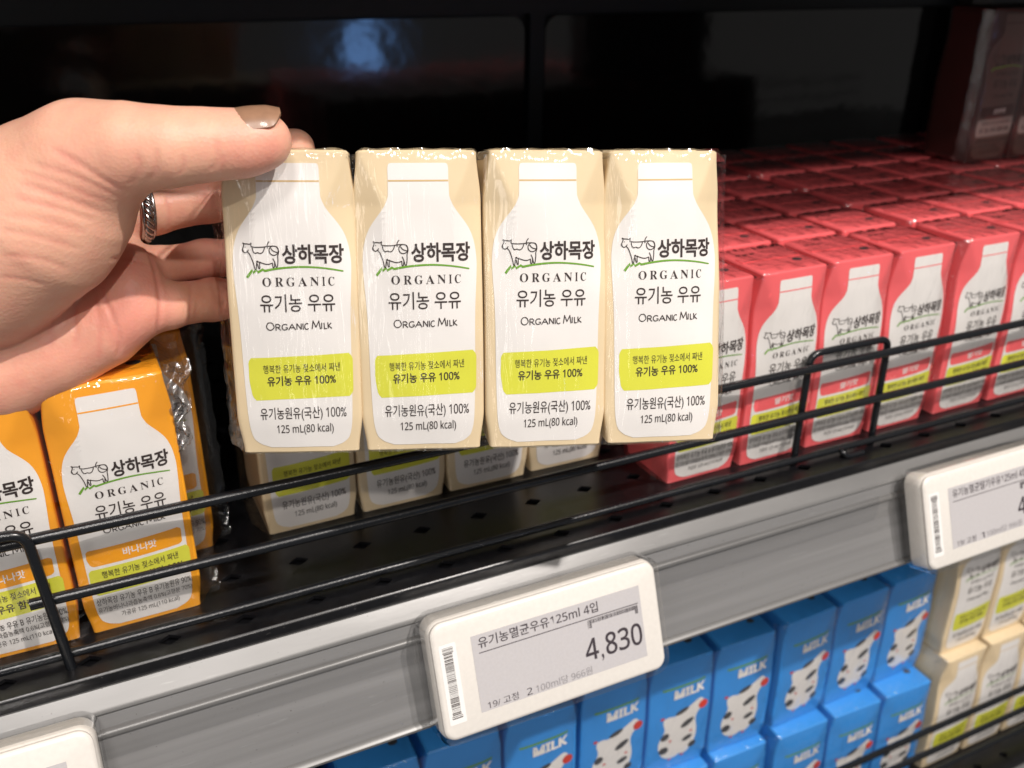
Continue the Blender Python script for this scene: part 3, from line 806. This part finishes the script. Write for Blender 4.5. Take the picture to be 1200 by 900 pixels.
link('shrink_film', film_mesh(HC, 4, HPITCH, (.0034, .0030), 31, .25, 64, 60).mesh('shrink_film', 60, lambda V: flex(V + np.array([0, yo - .0003, 0]))), held)

# ------------------------------------------------------------------ the hand
def cone(P, a, b, ra, rb):
    ab = b - a; t = np.clip(((P - a) @ ab) / ab.dot(ab), 0, 1).astype(np.float32)
    q = P - a - t[..., None] * ab
    return np.sqrt((q * q).sum(-1)) - (ra + (rb - ra) * t)
def smin(a, b, k):
    h = np.maximum(k - np.abs(a - b), 0) / k
    return np.minimum(a, b) - h * h * k * .25
def chain(P, js, k=.004):
    d = None
    for (p, r), (q, s) in zip(js[:-1], js[1:]):
        c = cone(P, p, q, r, s); d = c if d is None else smin(d, c, k)
    return d
def surface_nets(F, org, h):
    s = F < 0; n = np.array(F.shape)
    c8 = np.array([(i, j, k) for i in (0, 1) for j in (0, 1) for k in (0, 1)])
    cnt = sum(s[c[0]:n[0] - 1 + c[0], c[1]:n[1] - 1 + c[1], c[2]:n[2] - 1 + c[2]].astype(np.int8) for c in c8)
    act = (cnt > 0) & (cnt < 8); ids = np.argwhere(act); idx = -np.ones(act.shape, np.int64); idx[tuple(ids.T)] = np.arange(len(ids))
    val = np.stack([F[tuple((ids + c).T)] for c in c8], 1)
    acc = np.zeros((len(ids), 3)); num = np.zeros(len(ids))
    for a in range(8):
        for b in range(a + 1, 8):
            if np.abs(c8[a] - c8[b]).sum() != 1: continue
            m = (val[:, a] < 0) != (val[:, b] < 0); t = val[m, a] / (val[m, a] - val[m, b])
            acc[m] += c8[a] + t[:, None] * (c8[b] - c8[a]); num[m] += 1
    V = org + h * (ids + acc / num[:, None]); Q = []
    for ax in range(3):
        u, v = [(1, 2), (2, 0), (0, 1)][ax]
        sl = [slice(None)] * 3; sl2 = [slice(None)] * 3; sl[ax] = slice(0, -1); sl2[ax] = slice(1, None)
        e = np.argwhere(s[tuple(sl)] != s[tuple(sl2)])
        e = e[(e[:, u] > 0) & (e[:, v] > 0) & (e[:, u] < n[u] - 1) & (e[:, v] < n[v] - 1)]
        du = np.zeros(3, int); du[u] = 1; dv = np.zeros(3, int); dv[v] = 1
        q = np.stack([idx[tuple((e - du - dv).T)], idx[tuple((e - dv).T)], idx[tuple(e.T)], idx[tuple((e - du).T)]], 1)
        fl = s[tuple(e.T)]
        q[~fl] = q[~fl][:, ::-1]; Q.append(q)
    Q = np.concatenate(Q); return V, Q[(Q >= 0).all(1)]
A = at_depth
mm = .001
J = lambda u, v, d, r: (A(u, v, d), r * mm)
thumb = [J(100, 184, .268, 13.5), J(150, 173, .264, 11.6), J(198, 172.5, .2645, 10.3), J(243, 169.5, .2675, 9.3), J(283, 168.5, .2702, 8.7), J(309, 165, .2715, 8.1)]
thenar = [J(104, 203, .272, 11.2), J(86, 226, .274, 15.3), J(48, 262, .277, 20.5), J(-25, 305, .283, 24), J(-120, 345, .292, 25)]
radial = [J(100, 180, .270, 13.2), J(48, 212, .277, 14.4), J(-40, 262, .288, 17), J(-130, 290, .298, 23)]
hypo = [J(158, 360, .3095, 9.0), J(120, 383, .3085, 11.6), J(60, 408, .306, 14.2), J(0, 430, .304, 16.5), J(-70, 445, .304, 19.5), J(-140, 440, .304, 23)]
palm1 = [J(146, 318, .316, 9.6), J(90, 345, .315, 12.5), J(0, 380, .315, 15), J(-130, 390, .312, 20)]
palm2 = [J(132, 264, .321, 9.0), J(80, 290, .319, 13), J(-20, 330, .317, 16), J(-130, 350, .312, 22)]
palm3 = [J(128, 215, .322, 10), J(60, 245, .317, 13), J(-40, 290, .310, 18), J(-130, 320, .308, 22)]
pads = [J(144, 316, .312, 8.8), J(154, 340, .3085, 9.4), J(156, 366, .3075, 8.6)]
index = [J(128, 215, .323, 9.6), J(190, 200, .330, 8.8), J(238, 188, .332, 8.2), J(300, 178, .3285, 7.6), J(346, 174, .3245, 6.8)]
middle = [J(140, 254, .319, 8.8), J(178, 246, .324, 8.3), J(246, 233, .334, 8.1), J(300, 228, .343, 7.4), J(345, 228, .342, 6.7)]
ringf = [J(146, 316, .317, 8.4), J(185, 313, .3245, 6.9), J(240, 304, .338, 6.9), J(300, 300, .3445, 7.0), J(340, 304, .343, 6.3)]
pinky = [J(158, 360, .3095, 8.8), J(195, 358, .314, 7.7), J(250, 351, .332, 7.3), J(300, 348, .3475, 6.6), J(335, 352, .346, 5.8)]
allp = np.array([p for ch in (thumb, thenar, radial, hypo, palm1, palm2, palm3, index, middle, ringf, pinky) for p, _ in ch])
forearm = [J(-110, 345, .303, 25), J(-230, 395, .300, 26), J(-420, 470, .292, 31)]
allp = np.vstack([allp, forearm[2][0]])
lo = allp.min(0) - .027; hi = allp.max(0) + .027; hh = .00068
nn = np.ceil((hi - lo) / hh).astype(int)
gx = [(lo[i] + hh * np.arange(nn[i])).astype(np.float32) for i in range(3)]
P = np.stack(np.meshgrid(*gx, indexing='ij'), -1)
d_palm = chain(P, hypo, .008)
for cN in (palm1, palm2, palm3): d_palm = smin(d_palm, chain(P, cN, .008), .009)
d_palm = smin(d_palm, chain(P, pads, .006), .006)
d_th = smin(chain(P, thenar, .012), chain(P, radial, .010), .012)
d_thumb = chain(P, thumb, .005)
d_th = smin(d_th, d_thumb, .009)
# thenar meets the palm in a soft valley near the wrist only
fing = None
for chn in (index, middle, ringf, pinky):
    c = chain(P, chn, .003); fing = c if fing is None else smin(fing, c, .0012)
body = smin(d_palm, fing, .003)
F = smin(smin(body, d_th, .0035), chain(P, forearm, .02), .012)
del d_palm, d_th, d_thumb, fing, body
V, Q = surface_nets(F.astype(np.float32), lo, hh)
del F, P
# drop the part outside: close enough – cut end lies far beyond the frame
E = np.concatenate([Q[:, [0, 1]], Q[:, [1, 2]], Q[:, [2, 3]], Q[:, [3, 0]]])
def lap(V, it, lam):
    for _ in range(it):
        a = np.zeros_like(V); n = np.zeros(len(V)); np.add.at(a, E[:, 0], V[E[:, 1]]); np.add.at(a, E[:, 1], V[E[:, 0]])
        np.add.at(n, E[:, 0], 1); np.add.at(n, E[:, 1], 1); V = V + lam * (a / n[:, None] - V)
    return V
V = lap(V, 4, .5)
me = bpy.data.meshes.new('person'); me.from_pydata(V.tolist(), [], Q.tolist()); me.update()
bvh = BVHTree.FromPolygons(V.tolist(), Q.tolist())
N = np.zeros(len(V) * 3); me.vertices.foreach_get('normal', N); N = N.reshape(-1, 3)
def on_skin(px):
    out = []
    for u, v in px:
        h = bvh.ray_cast(Vector(CP), Vector(ray_dir(u, v)))
        if h[0] is not None: out.append(np.array(h[0]))
    return out
CREASE = [  # palm lines, finger folds and wrinkles (polyline, depth mm, width mm)
 ([(119, 338), (124, 354), (131, 369), (138, 388), (141, 404), (138, 418)], .75, .8),
 ([(87, 352), (88, 362), (88, 376), (89, 391), (88, 410)], .6, .8),
 ([(112, 345), (115, 375), (118, 400), (115, 425)], .3, .8),
 ([(62, 374), (62, 385), (58, 410)], .3, .9),
 ([(171, 289), (178, 305), (184, 327), (188, 353), (187, 375), (184, 391)], .9, .9),
 ([(130, 303), (150, 304), (171, 309)], .5, .9),
 ([(60, 174), (72, 180), (93, 192), (108, 202), (123, 212), (150, 226)], .5, 1.0),
 ([(25, 216), (40, 220), (55, 225), (71, 231), (87, 237), (104, 243), (122, 250)], .5, 1.1),
 ([(30, 190), (55, 196), (80, 204), (110, 216), (140, 231)], .3, .9),
 ([(15, 232), (45, 238), (75, 246), (112, 259)], .35, .9),
 ([(5, 252), (35, 255), (70, 263), (102, 273)], .3, 1.0),
 ([(0, 270), (30, 274), (62, 282), (92, 292)], .35, .9),
 ([(0, 300), (30, 300), (58, 306), (80, 316)], .3, .9),
 ([(0, 325), (25, 327), (50, 333)], .3, .9),
 ([(20, 200), (45, 207), (70, 215), (130, 240)], .22, .8),
 ([(183, 172), (183, 188), (183, 200), (175, 211)], .5, .9),
 ([(160, 180), (165, 195), (160, 208), (152, 217)], .35, .9),
 ([(214, 180), (216, 195), (210, 206)], .3, .8),
 ([(253, 162), (255, 176), (255, 190), (248, 200)], .5, .8),
 ([(261, 180), (262, 192), (258, 201)], .25, .7),
 ([(196, 228), (199, 250), (197, 268)], .4, .8), ([(238, 225), (240, 245)], .5, .9),
 ([(222, 328), (224, 350), (222, 378)], .3, .8), ([(178, 300), (182, 318)], .4, .8),
]
disp = np.zeros(len(V)); flush = np.zeros(len(V))
for pl, dp, wd in CREASE:
    sp = smooth_poly(pl, 2); pts = on_skin(sp)
    if len(pts) < 2: continue
    best = np.full(len(V), 9.0); c0 = np.mean(pts, 0); near = np.linalg.norm(V - c0, axis=1) < .04
    vi = np.where(near)[0]; tt = np.zeros(len(vi))
    for i, (a, b) in enumerate(zip(pts[:-1], pts[1:])):
        ab = b - a; L2 = ab.dot(ab)
        if L2 < 1e-12 or L2 > .012 ** 2: continue
        t = np.clip(((V[vi] - a) @ ab) / L2, 0, 1); dd = np.linalg.norm(V[vi] - a - t[:, None] * ab, axis=1)
        g = (i + t) / (len(pts) - 1); cl = dd < best[vi]; best[vi[cl]] = dd[cl]; tt[cl] = g[cl]
    fall = np.minimum(1, np.minimum(tt, 1 - tt) / .2)
    x = best[vi] / (wd * mm)
    disp[vi] += (-np.exp(-x ** 2) * 1.0 + .2 * np.exp(-((x - 2.0) / 1.1) ** 2)) * dp * .48 * mm * (.3 + .7 * fall)
    flush[vi] += .35 * np.exp(-x ** 2) * fall
V = V + N * disp[:, None]
# redder palm pads and finger tips
def near_pt(u, v, d, r): return np.exp(-(np.linalg.norm(V - A(u, v, d), axis=1) / (r * mm)) ** 2)
flush += .75 * near_pt(160, 360, .298, 14) + .6 * near_pt(305, 185, .264, 13) + .5 * near_pt(150, 300, .302, 13) + .45 * near_pt(40, 440, .29, 25) + .5 * near_pt(150, 410, .30, 12) + .35 * near_pt(105, 190, .256, 12)
for ch in (index, middle, ringf, pinky):
    flush += .45 * np.exp(-(np.linalg.norm(V - ch[2][0], axis=1) / .014) ** 2)
flush += .25 * (V @ CR[:, 2] < np.percentile(V @ CR[:, 2], 45))*0
me.vertices.foreach_set('co', V.ravel()); me.polygons.foreach_set('use_smooth', [True] * len(me.polygons))
at = me.attributes.new('flush', 'FLOAT', 'POINT'); at.data.foreach_set('value', np.clip(flush, 0, 1.2).astype(np.float32)); me.update()
me.materials.append(M['skin'])
person = link('person', me)
tag(person, 'left hand of a person gripping the held cream pack, wearing a braided silver ring', 'person')

def nail(chn, i0, t0, t1, centre, half, name, lift=.0003):
    """curved nail plate on the last joint of a finger chain"""
    (p, r0), (q, r1) = chn[i0], chn[i0 + 1]; ax = (q - p); Ln = np.linalg.norm(ax); ax /= Ln
    up = np.array(centre) - ax * np.dot(centre, ax); up /= np.linalg.norm(up); sd = np.cross(ax, up)
    mb = MB(); nr, nc = 15, 15; top = []; bot = []
    for i in range(nr):
        t = i / (nr - 1); s = t0 + (t1 - t0) * t
        wn = half * (1 - .30 * max(0, (.25 - t) / .25) ** 2 - .55 * max(0, (t - .66) / .34) ** 2.5)
        for j in range(nc):
            a = wn * (2 * j / (nc - 1) - 1); rr = (r0 + (r1 - r0) * min(1, s)) + lift + .0010 * (1 - (2 * j / (nc - 1) - 1) ** 2) * math.sin(math.pi * min(1, .15 + t * .8)) - .0006 * max(0, t - .7) / .3
            dd = up * math.cos(a) + sd * math.sin(a)
            top.append(p + ax * (s * Ln) + dd * rr); bot.append(p + ax * (s * Ln) + dd * (rr - .0009))
    n = nr * nc; Fc = [f for f in grid_faces(nr, nc)] + [tuple(x + n for x in f[::-1]) for f in grid_faces(nr, nc)]
    br = [i for i in range(nc)] + [i * nc + nc - 1 for i in range(1, nr)] + [(nr - 1) * nc + i for i in range(nc - 2, -1, -1)] + [i * nc for i in range(nr - 2, 0, -1)]
    for a, b in zip(br, br[1:] + br[:1]): Fc.append((b, a, a + n, b + n))
    mb.add(top + bot, Fc, M['nail']); return link(name, mb.mesh(name, 60), person), mb
view_up = CR[:, 1]; view_back = CR[:, 2]
tn, _ = nail(thumb, 4, .0, 1.98, view_up * math.cos(R_(20)) + view_back * math.sin(R_(20)), R_(62), 'thumb_nail', .0010)
nail(index, 3, .35, 1.22, -view_back * .9 + view_up * .35 + CR[:, 0] * .2, R_(50), 'finger_nail')
mb = MB()
for (u, v, dd, r) in ((288, 128.0, .2675, .0006), (295, 126.5, .2680, .0008), (301, 127.5, .2682, .0007)):
    bm = bmesh.new(); bmesh.ops.create_icosphere(bm, subdivisions=1, radius=r); c = A(u, v, dd)
    mb.add([np.array(x.co) + c for x in bm.verts], [[y.index for y in f.verts] for f in bm.faces], M['gem']); bm.free()
link('rhinestones', mb.mesh('rhinestones'), tn)

# braided ring on the middle finger
(p0, r0), (p1, r1) = middle[0], middle[1]
ax = (middle[2][0] - middle[0][0]); ax /= np.linalg.norm(ax)
rc = p0 + (p1 - p0) * .70; up = np.cross(ax, [0, 1, 0]); up /= np.linalg.norm(up); sd = np.cross(ax, up)
RR = .0096; mb = MB(); NN = 120
tilt = .16
def rp(a, dr, da):
    return rc + (up * math.cos(a) + sd * math.sin(a)) * (RR + dr) + ax * (da + tilt * RR * math.cos(a))
for ph in (0, 2 * math.pi / 3, 4 * math.pi / 3):
    tube(mb, [rp(2 * math.pi * i / NN, .0007 * math.cos(9 * 2 * math.pi * i / NN + ph), .0010 * math.sin(9 * 2 * math.pi * i / NN + ph)) for i in range(NN)], .00085, M['steel'], 8, closed=True)
for da in (-.0018, .0018):
    tube(mb, [rp(2 * math.pi * i / NN, 0, da) for i in range(NN)], .0007, M['steel'], 8, closed=True)
link('silver_ring', mb.mesh('silver_ring', 60), person)
